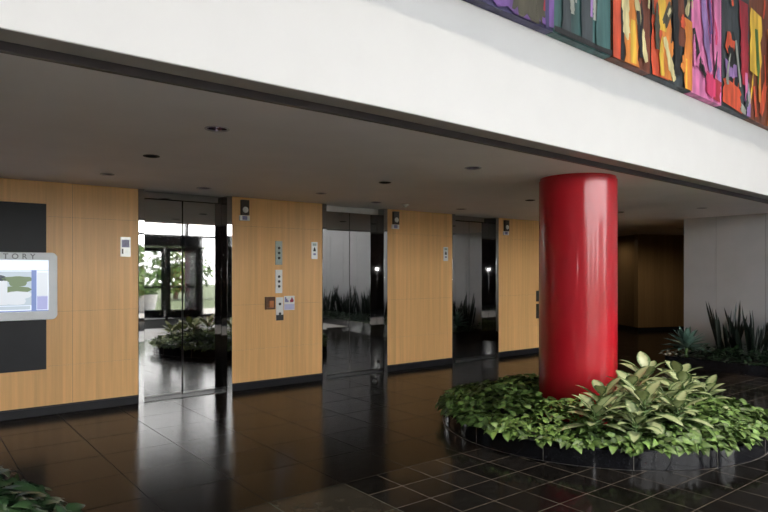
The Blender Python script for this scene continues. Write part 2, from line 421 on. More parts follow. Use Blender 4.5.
# ------------------------------------------------------------------ right side: grey panelled wall, hall
m = MB(); cuts = [5.59, 5.02]+[5.02-.8*k for k in range(1, 13)]
m.box(XR+.012, XR+.3, -5, 5.59, 0, TOP, 1)
for a, b in zip(cuts[:-1], cuts[1:]): m.box(XR, XR+.02, b+.004, a-.004 if a < 5.5 else a, 0, TOP, 0)
struct(m.build('wall_right', [GREYWALL, SEAM]), 'grey panelled wall behind the snake plants', 'wall')
m = MB()
P = [(17.2, 12.0), (15.1, 8.6), (20.0, 6.60)]
for (ax, ay), (bx, by) in zip(P[:-1], P[1:]):
    d = Vector((bx-ax, by-ay)); nrm = Vector((-d.y, d.x)).normalized()*.15
    if nrm.x < 0: nrm = -nrm
    b = len(m.v)
    for z in (.1, H): m.v += [(ax, ay, z), (bx, by, z), (bx+nrm.x, by+nrm.y, z), (ax+nrm.x, ay+nrm.y, z)]
    for q in ((0, 1, 2, 3), (4, 5, 6, 7), (0, 1, 5, 4), (1, 2, 6, 5), (2, 3, 7, 6), (3, 0, 4, 7)): m.quadface([b+i for i in q])
struct(m.build('wall_hall', HALLWOOD), 'brown lacquered angled wall at the end of the far hall', 'wall')
m = MB()
for (ax, ay), (bx, by) in zip(P[:-1], P[1:]):
    b = len(m.v); m.v += [(ax, ay, 0), (bx, by, 0), (bx, by, .1), (ax, ay, .1)]; m.quadface([b, b+1, b+2, b+3])
struct(m.build('baseboard_hall', BASE), 'black baseboard of the angled hall wall', 'baseboard')
m = MB(); m.box(XR+.3, 20, 5.2, 5.35, 0, H); struct(m.build('wall_hall_right', HALLWOOD), 'brown right hand wall of the far hall', 'wall')
m = MB(); m.box(20, 20.1, 5, 12, 0, H).box(11.6, 20, 12, 12.1, 0, H); struct(m.build('wall_hall_end', HALLWOOD), 'closed end of the far hall', 'wall')
m = MB(); m.box(XL-.2, XL, -5, 12, 0, TOP); struct(m.build('wall_left', GREYWALL), 'grey left wall of the lobby', 'wall')

# ------------------------------------------------------------------ glazed entrance behind the camera
FY = -5.0; FTOP = 4.4
struct(MB().box(XL, 12.2, FY-.1, FY+.1, FTOP+.001, TOP).build('wall_front_upper', WHITE), 'white wall above the glazed entrance front', 'wall')
DX0, DX1 = 6.5, 8.9     # revolving door
m = MB()
for i in range(12):
    x = XL+.05+1.6*i
    if .6 < x < XR and not (DX0-.2 < x < DX1+.2): m.box(x-.04, x+.04, FY-.08, FY+.08, 0, FTOP)
    elif x < XR: m.box(x-.04, x+.04, FY-.08, FY+.08, 2.8, FTOP)
for a, b in ((.6, DX0), (DX1, XR)): m.box(a, b, FY-.06, FY+.06, 0, .10)
m.box(DX0-.06, DX0, FY-.08, FY+.08, 0, 2.8); m.box(DX1, DX1+.06, FY-.08, FY+.08, 0, 2.8)
m.box(XL, XR, FY-.06, FY+.06, 2.72, 2.80); m.box(XL, XR, FY-.08, FY+.08, FTOP-.1, FTOP)
w = m.build('window_1', MULL); struct(w, 'tall glazed entrance front facing the lawn', 'window')
struct(MB().box(XL, -.8, FY-.1, FY+.1, 0, FTOP).box(-.8, .6, FY-.1, FY+.1, 0, 2.72).build('wall_front', FRONTWALL), 'dark brown stone wall beside the glazed entrance', 'wall')
m = MB(); m.box(.6, DX0, FY-.006, FY+.006, .1, 2.72).box(DX1, XR, FY-.006, FY+.006, .1, 2.72).box(XL, XR, FY-.006, FY+.006, 2.8, FTOP-.1)
m.build('pane', GLASS, w)
rd = empty('revolving_door', ((DX0+DX1)/2, FY+.1, 0)); R = (DX1-DX0)/2-.02
tag(rd, 'black framed revolving door in the glazed entrance', 'door')
MB().lathe([(0, 2.38), (R, 2.38), (R, 2.70), (0, 2.70)], 48, sm=False).build('canopy', BLACKM, rd)
for a0 in (-.62, PI-.42):
    a1 = a0+1.24 if a0 < 0 else a0+.84
    MB().lathe([(R, 0), (R, 2.38), (R-.05, 2.38), (R-.05, 0), (R, 0)], 14, a0=a0, a1=a1).build('side_wall', BLACKM, rd)
MB().lathe([(0.001, 0), (.04, 0), (.04, 2.38), (.001, 2.38)], 16).build('post', BLACKM, rd)
for k in range(4):
    wing = MB(); r1 = R-.08
    wing.box(.05, .15, -.035, .035, .02, 2.36).box(r1-.16, r1, -.035, .035, .02, 2.36).box(.13, r1-.09, -.035, .035, .02, .30).box(.13, r1-.09, -.025, .025, 2.22, 2.36).box(.13, r1-.09, -.025, .025, 1.02, 1.08)
    wo = wing.build('wing', BLACKM, rd); wo.rotation_euler.z = .35+k*PI/2
    MB().box(.13, r1-.09, -.004, .004, .22, 2.22).build('pane', GLASS, wo)
# outside
m = MB(); m.box(-40, 45, -9.6, FY-.1, -.06, -.002); struct(m.build('ground_paving', PAVE), 'pale paving outside the entrance', 'ground')
m = MB(); m.box(-60, 70, -60, -9.6, -.06, -.001); struct(m.build('ground_lawn', LAWN), 'lawn beyond the paving outside', 'ground')
def treeleaf(m, c, r, n, s=.22):
    for _ in range(n):
        v = Vector((random.gauss(0, 1), random.gauss(0, 1), random.gauss(0, 1))).normalized()
        p = Vector(c)+Vector((v.x*r[0], v.y*r[1], v.z*r[2]))*(random.random()**.4)
        d = (v+Vector((random.uniform(-.6, .6), random.uniform(-.6, .6), random.uniform(-.8, .2)))).normalized()
        m.leaf(p, d, (0, 0, 1), s*random.uniform(.7, 1.3), s*.8, [(0, .1), (.4, 1), (1, .05)], .2, .3, random.random())
for i, (x, y, h) in enumerate([(4.1, -18, 3.1), (9.2, -17, 2.8), (14, -19, 3.3), (-1, -18, 3.0), (-7, -19, 2.9), (20, -18, 3.1)]):
    t = empty('leafy_tree', (x, y, 0)); tag(t, 'bright green leafy tree outside the glazed entrance', 'tree', 'trees outside the entrance')
    MB().tube([(0, 0, 0), (.05, .02, h*.3), (-.03, .05, h*.6)], [.16, .12, .07]).build('trunk', BARK, t)
    m = MB(); treeleaf(m, (0, 0, h*.58), (2.3, 1.6, h*.44), 1100, .34); m.build('crown', L_TREE, t)
for i, x in enumerate((5.9, 7.3, 8.8)):
    t = empty('planted_pot', (x, -9.5, 0)); tag(t, 'pale round pot with a green shrub outside the entrance', 'potted plant', 'pots outside the entrance')
    MB().lathe([(0, 0), (.3, 0), (.42, .65), (.38, .65), (.36, .58), (0, .58)], 32).build('pot', POT, t)
    m = MB(); treeleaf(m, (0, 0, 1.0), (.45, .45, .5), 260, .16); m.build('shrub', L_TREE, t)

# ------------------------------------------------------------------ round planter and red column
PC = (5.62, 3.68); PR = 1.55; CH = .155; COL = (5.59, 3.86); CR = .394
pl = empty('planter', (PC[0], PC[1], 0)); tag(pl, 'round black granite planter curb around the red column', 'planter')
MB().lathe([(PR-.10, .0), (PR, 0), (PR, CH-.006), (PR-.006, CH), (PR-.10, CH), (PR-.10, 0)], 160).build('curb', CURB, pl)
MB().lathe([(.40+.25, CH-.03), (PR-.10, CH-.03)], 64).build('soil', SOIL, pl)
m = MB()
for k in range(14):
    a = math.atan2(3.16-PC[1], 4.05-PC[0])+k*2*PI/14; c, s_ = math.cos(a), math.sin(a)
    for r0, r1, z0, z1 in ((PR-.001, PR+.0012, .002, CH), (PR-.1, PR+.001, CH-.001, CH+.001)):
        tx, ty = -s_*.0022, c*.0022; b = len(m.v)
        for z in (z0, z1): m.v += [(c*r0-tx, s_*r0-ty, z), (c*r1-tx, s_*r1-ty, z), (c*r1+tx, s_*r1+ty, z), (c*r0+tx, s_*r0+ty, z)]
        for q in ((0, 1, 2, 3), (4, 5, 6, 7), (0, 1, 5, 4), (1, 2, 6, 5), (2, 3, 7, 6), (3, 0, 4, 7)): m.quadface([b+i for i in q])
m.lathe([(PR, .0005), (PR+.008, .0008), (PR+.008, .0005)], 120)
m.build('joints', GROUT, pl)
col = MB().lathe([(0, 0), (CR-.001, 0), (CR, .002), (CR, .01), (CR, .05)]+[(CR, .1+.2*k) for k in range(12)]+[(CR, H-.04), (CR, H-.0325), (CR-.001, H-.031), (CR-.012, H-.030), (CR-.012, H-.024), (CR-.012, H-.001)], 96).build('column', RED, None, loc=(COL[0], COL[1], 0))
tag(col, 'thick glossy red round column rising out of the planter', 'column')

HEART = [(0, .25), (.12, .85), (.35, 1.0), (.7, .62), (1, .03)]
OVAL = [(0, .15), (.15, .62), (.38, 1.0), (.62, .93), (.84, .55), (1, .03)]
LANCE = [(0, .35), (.3, .9), (.55, 1.0), (.8, .6), (1, .03)]
def mound(r, R):
    """height of the foliage over the floor at radius r of a bed of radius R"""
    t = r/R
    return CH+.17*max(0, 1-t**5)+.03*math.sin(9*r)
def cover(m, n, cx_, cy_, R, holes, test, size=(.06, .115), thick=.13):
    for _ in range(n):
        while True:
            r = (R+.02)*math.sqrt(random.random()); a = random.random()*2*PI
            x, y = r*math.cos(a), r*math.sin(a)
            if all((x-hx)**2+(y-hy)**2 > hr*hr for hx, hy, hr in holes) and test(x+cx_, y+cy_): break
        top = mound(min(r, R), R)+.025*math.sin(7*x+2)*math.sin(8*y)
        z = top-thick*random.random()**1.6
        z = max(z, CH+.012)
        out = Vector((math.cos(a), math.sin(a), 0)); edge = max(0, (r/R-.72)/.28)
        d = Vector((random.gauss(0, 1), random.gauss(0, 1), 0)).normalized()+out*edge*1.1+Vector((0, 0, random.uniform(-.15, .75)))
        s = random.uniform(*size)
        m.leaf((x, y, z), d, (out*.5*edge)+Vector((random.uniform(-.35, .35), random.uniform(-.35, .35), 1)), s, s*.70, HEART, .3, random.uniform(.1, .9)+edge*.3, random.random())
    return m
holes = [(COL[0]-PC[0], COL[1]-PC[1], CR+.05)]
split = lambda x, y: (y < 3.85 and x > 4.35+.55*max(0, y-2.9)) 
wob = lambda x, y: .12*math.sin(5*x)+.1*math.sin(7*y)+random.uniform(-.12, .12)
g1 = cover(MB(), 5200, PC[0], PC[1], PR, holes, lambda x, y: True).build('ground_cover', L_POTHOS, None, loc=(PC[0], PC[1], 0))
tag(g1, 'dense heart shaped green leaves covering the round planter', 'ground cover', kind='stuff')
g1['label'] = 'dense mass of small green heart shaped leaves filling the round planter'

def rosette(name, n, ln, wd, prof, lm, spread=(.35, 1.0), droop=.7, stem=.12, fold=.3):
    e = empty(name); m = MB(); st = MB()
    st.tube([(0, 0, 0), (.005, .003, stem*.6), (0, 0, stem+.04)], [.014, .012, .008], 8)
    for i in range(n):
        a = i*2.399+random.uniform(-.25, .25); t = i/max(1, n-1)
        el = spread[0]+(spread[1]-spread[0])*t
        d = Vector((math.cos(a)*math.cos(el), math.sin(a)*math.cos(el), math.sin(el)))
        b = Vector((0, 0, stem*(.35+.7*t))); k = random.uniform(.8, 1.12)
        pe = b+d*ln*.28
        st.tube([b, pe], [.006, .004], 6)
        m.leaf(pe, d, (0, 0, 1) if el < 1.3 else (math.cos(a+PI), math.sin(a+PI), 0), ln*k, wd*k, prof, fold, droop*random.uniform(.6, 1.2), random.random())
    st.build('stem', STEM, e); m.build('leaves', lm, e)
    return e
def place(o, loc, rz, sc, label, cat, group):
    o.location = loc; o.rotation_euler.z = rz; o.scale = (sc, sc, sc); return tag(o, label, cat, group)
dief = rosette('dumb_cane', 16, .23, .12, OVAL, L_PALE, (.05, 1.0), .6, .14, .22)
spots = [((4.60, 3.00), 1.0, .20, 'pale variegated leafy plant leftmost of its clump, in front of the red column'),
         ((4.98, 3.18), 1.0, .25, 'pale variegated leafy plant against the base of the red column'),
         ((5.84, 3.24), 1.12, .34, 'tallest pale variegated plant, just right of the red column'),
         ((5.05, 2.82), 1.12, .24, 'pale variegated plant with the broadest rosette, at the centre front of its clump'),
         ((6.30, 3.14), 1.05, .29, 'pale variegated plant with upright leaves, rightmost of its clump'),
         ((5.52, 2.86), 1.0, .24, 'pale variegated plant in the front of its clump, towards the right'),
         ((5.32, 3.10), 1.05, .30, 'pale variegated plant in the middle of its clump'),
         ((4.78, 2.74), .85, .17, 'small low pale variegated plant at the front left of its clump'),
         ((5.30, 2.66), .95, .20, 'pale variegated plant lowest at the front of its clump, nearest the curb'),
         ((6.02, 2.96), 1.0, .26, 'pale variegated plant between the tallest one and the rightmost one'),
         ((4.82, 3.00), .95, .21, 'pale variegated plant second from the left of its clump'),
         ((6.42, 2.92), .9, .18, 'low pale variegated plant at the right end of its clump, over the green leaves')]
for i, ((x, y), sc, z, lab) in enumerate(spots):
    o = dief if i == 0 else copy_tree(dief)
    place(o, (x, y, z), i*1.3, sc, lab, 'plant', 'pale variegated plants in the round planter')

# ------------------------------------------------------------------ planting bed along the grey wall
BX0, BY0, BY1 = 10.05, -3.2, 5.25
bd = empty('planting_bed', ((BX0+XR)/2, (BY0+BY1)/2, 0)); tag(bd, 'long dark curbed planting bed along the grey wall', 'planter')
hx, hy_ = (XR-.004-BX0)/2, (BY1-BY0)/2
m = MB(); m.box(-hx, -hx+.08, -hy_, hy_, 0, CH).box(-hx+.08, hx, hy_-.08, hy_, 0, CH).box(-hx+.08, hx, -hy_, -hy_+.08, 0, CH)
m.build('curb', CURB, bd, bevel=.004)
MB().box(-hx+.08, hx, -hy_+.08, hy_-.08, .001, CH-.03).build('soil', SOIL, bd)
snake = MB()
for i in range(26):
    a = random.random()*2*PI; r = .15*math.sqrt(random.random()); h = random.uniform(.5, 1.0)
    d = Vector((math.cos(a)*random.uniform(.03, .36), math.sin(a)*random.uniform(.03, .36), 1))
    snake.leaf((r*math.cos(a), r*math.sin(a), 0), d, (math.cos(a+1), math.sin(a+1), .1), h, .046, [(0, .5), (.3, .8), (.6, 1), (.85, .7), (1, .05)], .3, random.uniform(-.1, .1), random.random())
sn = snake.build('snake_plant', L_SNAKE)
sp = [(10.98, 4.64, 'upright snake plant next to the bluish agave, tallest by the grey wall'), (10.95, 4.26, 'splayed snake plant second from the bluish agave'), (10.95, 3.66, 'snake plant at the right edge of the photo, third from the agave')]
sp += [(10.95+.1*math.sin(k*2.1), 3.1-.42*k, 'snake plant in the long row by the grey wall, reflected in the middle elevator') for k in range(14)]
for i, (x, y, lab) in enumerate(sp):
    o = sn if i == 0 else copy_tree(sn)
    o.location = (x, y, CH-.03); o.rotation_euler.z = i*1.7; s_ = 1+.1*math.sin(i*3.3); o.scale = (s_, s_, s_)
    if i == 1: o.scale = (1.4, 1.4, .9)
    tag(o, lab, 'plant', 'snake plants along the grey wall')
ag = MB()
for i in range(36):
    a = i*2.399; t = i/35; el = -.05+1.35*t
    d = Vector((math.cos(a)*math.cos(el), math.sin(a)*math.cos(el), math.sin(el)))
    ag.leaf((0, 0, .16+.05*t), d, (0, 0, 1), .43-.10*t, .10, LANCE, .4, .2, random.random())
ago = empty('agave', (10.24, 4.98, CH-.03)); tag(ago, 'bluish green rosette plant with pointed leaves at the end of the wall bed', 'plant')
ag.build('leaves', L_AGAVE, ago)
MB().tube([(0, 0, 0), (0, 0, .18)], [.03, .025], 10).build('stem', STEM, ago)
m = MB()
for _ in range(3000):
    x = random.uniform(-hx-.03, hx-.06); y = random.uniform(-hy_, hy_+.03)
    z = CH+random.uniform(.005, .16)*(1 if x > -hx+.1 else .5); s = random.uniform(.06, .1)
    d = Vector((random.gauss(0, 1)-.3, random.gauss(0, 1), random.uniform(-.2, .8)))
    if x < -hx+.05: d.x = -abs(d.x)-.6; z = CH+random.uniform(.004, .05)
    m.leaf((x, y, z), d, (0, 0, 1), s, s*.75, HEART, .2, random.uniform(.2, .8), random.random())
g2 = m.build('ground_cover', L_DARK, None, loc=((BX0+XR)/2, (BY0+BY1)/2, 0)); tag(g2, 'low dark green leaves under the snake plants along the grey wall', 'ground cover', kind='stuff')

# planter in the near left corner
LC = (-.86, 3.72); LR = 1.6
pl2 = empty('planter', (LC[0], LC[1], 0)); tag(pl2, 'round planter under the dark leaves in the near left corner', 'planter')
MB().lathe([(LR-.10, .0), (LR, 0), (LR, CH-.006), (LR-.006, CH), (LR-.10, CH), (LR-.10, 0)], 120).build('curb', CURB, pl2)
MB().lathe([(.001, CH-.03), (LR-.10, CH-.03)], 48).build('soil', SOIL, pl2)
m = MB()
def cover2(n):
    for _ in range(n):
        r = (LR+.05)*math.sqrt(random.random()); a = random.uniform(-1.9, 1.9)
        x, y = r*math.cos(a), r*math.sin(a); t = r/LR
        top = CH+.42*max(0, 1-t**5)+.04*math.sin(6*x)*math.sin(5*y)
        z = max(CH+.008, top-.2*random.random()**1.5)
        out = Vector((math.cos(a), math.sin(a), 0)); edge = max(0, (t-.7)/.3); s = random.uniform(.08, .15)
        d = Vector((random.gauss(0, 1), random.gauss(0, 1), 0)).normalized()+out*edge+Vector((0, 0, random.uniform(-.2, .7)))
        m.leaf((x, y, z), d, out*.4*edge+Vector((random.uniform(-.4, .4), random.uniform(-.4, .4), 1)), s, s*.62, HEART, .2, random.uniform(.3, 1)+edge*.3, random.random())
cover2(3600)
g3 = m.build('ground_cover', L_DARK, None, loc=(LC[0], LC[1], 0)); tag(g3, 'dark glossy green leaves in the near left corner planter', 'ground cover', kind='stuff')

# ------------------------------------------------------------------ directory screen
bp_ = MB().box(.295, 1.225, WY-.022, WY-.001, .498, 2.287).build('backing_panel', BLACKP, bevel=.002)
tag(bp_, 'tall matt black wall panel behind the directory screen', 'panel')
ds = empty('directory_screen', (.76, WY-.0225, 1.04)); tag(ds, 'white rounded touch screen on the black panel, headed with grey capital letters', 'screen')
hw, hh, rr = .562, .7175, .055
def rrect(x0, x1, z0, z1, r, n=8):
    pts = []
    for cx_, cz, a0 in ((x1-r, z1-r, 0), (x0+r, z1-r, PI/2), (x0+r, z0+r, PI), (x1-r, z0+r, 1.5*PI)):
        for i in range(n+1): a = a0+PI/2*i/n; pts.append((cx_+r*math.cos(a), cz+r*math.sin(a)))
    return pts
bz = MB().prism(rrect(-hw, hw, 0, hh, rr), -.065, 0).build('bezel', BEZEL, ds, bevel=.008)
SCR = [emit('screen_white', (.80, .86, 1.0), 1.05), emit('screen_blue', (.22, .30, .62), .8), emit('screen_sky', (.62, .72, .82), .75), emit('screen_green', (.22, .30, .17), .7),
       emit('screen_grey', (.70, .74, .80), .95), emit('screen_violet', (.45, .47, .80), .8), emit('screen_dark', (.10, .12, .16), .6)]
sx0, sx1, sz0, sz1 = -.475, .475, .093, .635
m = MB()
def sq(u0, u1, v0, v1, mi, lay=0):
    y = -.0672-.0006*lay; X0 = sx0+(sx1-sx0)*u0; X1 = sx0+(sx1-sx0)*u1; Z0 = sz0+(sz1-sz0)*v0; Z1 = sz0+(sz1-sz0)*v1
    m.box(X0, X1, y-.0006, y, Z0, Z1, mi)
m.box(sx0, sx1, -.0672, -.066, sz0, sz1, 0)
sq(0, 1, .80, .805, 1, 1); sq(.02, .84, .12, .78, 2, 1)
def blob(cu, cv, ru, rv, mi, lay, n=18):
    pts = []
    for i in range(n):
        a = 2*PI*i/n; k = 1+.22*math.sin(3*a+cu*9)+.12*math.sin(5*a)
        u = min(.838, max(.022, cu+ru*k*math.cos(a))); v = min(.778, max(.122, cv+rv*k*math.sin(a)))
        pts.append((sx0+(sx1-sx0)*u, sz0+(sz1-sz0)*v))
    y = -.0672-.0006*lay; m.prism(pts, y-.0005, y, mi)
blob(.70, .60, .13, .10, 3, 2); blob(.48, .66, .12, .05, 6, 2); blob(.62, .38, .20, .12, 3, 2); blob(.66, .28, .17, .13, 4, 3); blob(.30, .62, .24, .09, 6, 2)
sq(.10, .60, .14, .60, 4, 3); sq(.12, .45, .16, .45, 0, 4); sq(.83, .88, .0, .80, 1, 3); sq(.885, .99, .28, .76, 4, 2); sq(.885, .99, .03, .30, 5, 2)
sq(0, 1, .0, .02, 1, 1); sq(.02, .82, .04, .11, 2, 1); sq(.03, .30, .88, .92, 1, 1)
m.build('display', SCR, ds)
text_mesh('DIRECTORY', .078, .0012, 'lettering', LETTER, bz, (.02, -.0668, .648))

# ------------------------------------------------------------------ small plates on the maple wall
def plate_sign(x0, x1, z0, z1, label, bright=True):
    e = empty('number_plate', ((x0+x1)/2, WY-.001, (z0+z1)/2)); w, h = (x1-x0)/2, (z1-z0)/2
    p = MB().box(-w, w, -.008, 0, -h, h).build('plate', PLATE, e, bevel=.002)
    MB().box(-w*.72, w*.74, -.0095, -.008, -h*.05, h*.72).build('symbol', VIOLET, p)
    MB().box(-w*.72, -w*.42, -.0095, -.008, -h*.72, -h*.2).build('mark', DARKP, p)
    MB().lathe([(0, .010), (w*.3, .010), (w*.3, .008)], 20, c=(w*.2, 0, -h*.5), ax='y').build('button', LENS, p)
    return tag(e, label, 'sign', 'small plates beside the elevators')
plate_sign(1.99, 2.105, 1.728, 1.958, 'small silver plate with a violet square, left of the nearest elevator')
def slim_plate(x0, x1, z0, z1, label):
    e = empty('number_plate', ((x0+x1)/2, WY-.001, (z0+z1)/2)); w, h = (x1-x0)/2, (z1-z0)/2
    p = MB().box(-w, w, -.008, 0, -h, h).build('plate', PLATE, e, bevel=.002)
    MB().prism([(-w*.45, -h*.10), (w*.45, -h*.10), (w*.28, h*.22), (0, h*.42), (-w*.28, h*.22)], -.0095, -.008).build('symbol', DARKP, p)
    MB().box(-w*.4, w*.4, -.0095, -.008, -h*.55, -h*.32).build('mark', VIOLET, p)
    MB().box(-w*.6, w*.6, -.0095, -.008, h*.55, h*.85).build('cap', GREENBTN, p)
    return tag(e, label, 'sign', 'small plates beside the elevators')
slim_plate(4.565, 4.665, 1.735, 1.975, 'slim white plate with a dark symbol, left of the middle elevator')
slim_plate(7.13, 7.235, 1.735, 1.968, 'slim white plate with a dark symbol, left of the farthest elevator')

def call_panel(x0, x1, z0, z1, pm, n, label, keyhole=False):
    e = empty('call_panel', ((x0+x1)/2, WY-.001, (z0+z1)/2)); w, h = (x1-x0)/2, (z1-z0)/2
    p = MB().box(-w, w, -.010, 0, -h, h).build('plate', pm, e, bevel=.002)
    for k in range(n):
        z = h*.42-k*h*.84/max(1, n-1)
        MB().lathe([(0, .016), (.016, .016), (.019, .010), (.019, .009)], 20, c=(0.004, 0, z), ax='y').build('button', DARKP, p)
    if keyhole:
        MB().box(-w, w, -.014, -.010, -h, -h*.52).build('lower_plate', DARKP, e)
    return tag(e, label, 'call panel', 'elevator call panels')
call_panel(3.995, 4.10, 1.648, 1.972, GREENBTN, 3, 'topmost of three slim plates stacked on the maple wall, greenish with dark dots')
call_panel(3.995, 4.10, 1.262, 1.580, PLATE, 3, 'middle of three slim plates stacked on the maple wall, white with dark buttons')
call_panel(4.005, 4.115, .89, 1.205, PLATE, 2, 'lowest of three slim plates stacked on the maple wall, dark at its foot', True)
call_panel(9.567, 9.74, .985, 1.19, DARKP, 2, 'small black plate peeking out left of the red column, upper of two')
call_panel(9.567, 9.74, .660, .940, DARKP, 2, 'taller black plate peeking out left of the red column, lower of two')

e = empty('recessed_box', (3.91, WY-.001, 1.13)); tag(e, 'small square orange wooden box on the wall, left of the lowest call panel', 'box')
m = MB(); m.box(-.072, .072, -.03, 0, .062, .085).box(-.072, .072, -.03, 0, -.085, -.062).box(-.072, -.050, -.03, 0, -.062, .062).box(.055, .072, -.03, 0, -.062, .062)
m.build('frame', DKWOOD, e, bevel=.002)
MB().box(-.05, .055, -.006, -.0005, -.062, .062).build('back_plate', DKWOOD, e)
MB().box(-.012, .052, -.026, -.006, -.058, .030).build('door', ORANGE, e)
e = empty('stairs_sign', (4.21, WY-.001, 1.12)); tag(e, 'small white square safety sign with dark pictograms above a lilac field', 'sign')
MB().box(-.082, .082, -.006, 0, -.095, .10).build('plate', PLATE, e, bevel=.001)
MB().box(-.076, .078, -.0072, -.006, -.088, -.012).build('text_field', LILAC, e)
MB().prism([(-.068, .015), (-.012, .015), (-.012, .04), (-.030, .04), (-.030, .062), (-.048, .062), (-.048, .085), (-.068, .085)], -.0075, -.006).build('stairs_pictogram', VIOLET, e)
MB().prism([(.012, .012), (.062, .012), (.068, .04), (.052, .06), (.040, .09), (.028, .058), (.010, .04)], -.0075, -.006).build('flame_pictogram', REDSYM, e)

def lantern(x, label):
    e = empty('hall_lantern', (x, WY-.001, 2.37))
    hs = MB().box(-.055, .055, -.045, 0, -.075, .125).build('housing', HOUSING, e, bevel=.004)
    MB().lathe([(0, .062), (.020, .060), (.036, .052), (.040, .0455)], 28, c=(0, 0, -.005), ax='y').build('lens', LENS, hs)
    pl_ = MB().box(-.072, .072, -.022, 0, -.145, -.078).build('plate', PLATE, e, bevel=.003)
    MB().box(-.034, .034, -.024, -.022, -.135, -.085).build('symbol', VIOLET, pl_)
    return tag(e, label, 'light', 'hall lanterns over the elevator wall')
lantern(3.54, 'dark lantern box with a round white lens, right of the nearest elevator')
lantern(6.09, 'dark lantern box with a round white lens, right of the middle elevator')
lantern(8.69, 'dark lantern box with a round white lens, right of the farthest elevator')

# ------------------------------------------------------------------ ceiling fittings
def downlight(x, y, r, dark, label):
    e = empty('downlight', (x, y, H-.001))
    q = r-.013
    MB().lathe([(q, .001), (r, .0005), (r, -.004), (r-.006, -.006), (q-.004, -.004), (q-.004, .004)], 40).build('trim_ring', BAFFLE if dark else TRIM, e)
    rf = MB().lathe([(q-.004, .003), (q*.93, .03), (q*.80, .065), (q*.62, .09)], 40).build('baffle' if dark else 'reflector', BAFFLE if dark else REFL, e)
    MB().lathe([(q*.64, .089), (q*.3, .082), (0, .080)], 32).build('lamp_face', BAFFLE if dark else LENS, rf)
    return tag(e, label, 'downlight', 'round ceiling downlights')
for x, y, r, dk, lab in [
    (1.70, 4.04, .085, False, 'round silver downlight nearest the ceiling edge on the left, the largest in view'),
    (1.66, 5.33, .068, True, 'round black downlight in the second row, left of the nearest elevator'),
    (1.62, 6.60, .068, False, 'round silver downlight just in front of the maple wall above the directory'),
    (4.24, 4.07, .080, False, 'round silver downlight left of the red column, nearest the ceiling edge'),
    (4.17, 5.33, .068, True, 'round black downlight in the second row, in front of the middle elevator'),
    (4.12, 6.56, .068, False, 'small bright downlight in front of the wall with the call panels'),
    (6.76, 5.42, .068, True, 'round black downlight just left of the red column top'),
    (6.87, 6.85, .085, False, 'silver downlight in front of the maple panel by the farthest elevator'),
    (2.78, 6.99, .085, False, 'silver downlight in front of the nearest elevator'),
    (5.26, 6.92, .080, False, 'silver downlight in front of the middle elevator'),
    (9.27, 5.60, .070, True, 'dark downlight right of the red column'),
    (9.68, 4.47, .075, False, 'silver downlight near the grey panelled wall')]:
    downlight(x, y, r, dk, lab)
for x, y, pw, lab in [(14.75, 9.75, 13, 'lit downlight in the far hall close to the brown wall'), (13.9, 6.9, 46, 'added fill downlight in the middle of the far hall')]:  # the second one is added as general fill for the dim hall
    e = downlight(x, y, .08, False, lab)
    ld = bpy.data.lights.new('downlight_lamp', 'SPOT'); ld.energy = pw; ld.spot_size = math.radians(172); ld.spot_blend = .5; ld.shadow_soft_size = .05; ld.color = (1, .85, .66)
    lo = bpy.data.objects.new('downlight_lamp', ld); C.objects.link(lo); lo.parent = e; lo.location = (0, 0, -.05)
sd = empty('smoke_detector', (5.74, 6.86, H-.001)); tag(sd, 'small pale detector on the ceiling before the middle elevator', 'smoke detector')
MB().lathe([(.055, 0), (.055, -.016), (.030, -.022), (0.03, -.022)], 28).build('base', LENS, sd)
MB().lathe([(.030, -.022), (.026, -.045), (0, -.050)], 24).build('sensor', LENS, sd)
fs = empty('floor_cap', (5.27, 6.96, 0)); tag(fs, 'small dark round cap on the floor before the middle elevator', 'floor fitting')
MB().lathe([(0, .035), (.022, .034), (.036, .018), (.04, .0005), (0, .0005)], 24).build('cap', DARKP, fs)

# ------------------------------------------------------------------ painted panels on the white upper wall
def pm(name, col, var=.45, sc=9, st=(1, 1, .25), bump=.3): return mat(name, [c**1.12*.86 for c in col], .5, var=var, scale=sc, stretch=st, bump=bump, bscale=30)
PAINT = dict(purple=pm('paint_purple', (.20, .10, .34)), indigo=pm('paint_indigo', (.07, .06, .16)), teal=pm('paint_teal', (.065, .15, .15), .6, 9, (1, 1, .12)), black=pm('paint_black', (.018, .018, .02)),
             olive=pm('paint_olive', (.10, .09, .06)), red=pm('paint_vermilion', (.72, .12, .05)), orange=pm('paint_orange', (.80, .30, .06), .3), yellow=pm('paint_yellow', (.85, .55, .08)),
             cream=pm('paint_cream', (.72, .65, .36)), pink=pm('paint_pink', (.78, .25, .50)), magenta=pm('paint_magenta', (.65, .06, .18)), lilac=pm('paint_lilac', (.36, .22, .50)),
             crimson=pm('paint_crimson', (.45, .03, .06)), slate=pm('paint_slate', (.06, .075, .085)), green=pm('paint_green', (.10, .22, .05)), grey=pm('paint_grey', (.40, .42, .38)), brown=pm('paint_brown', (.20, .06, .03)))
PN = list(PAINT); PM = [PAINT[k] for k in PN]
AZ0, AZ1 = 3.36, 5.3
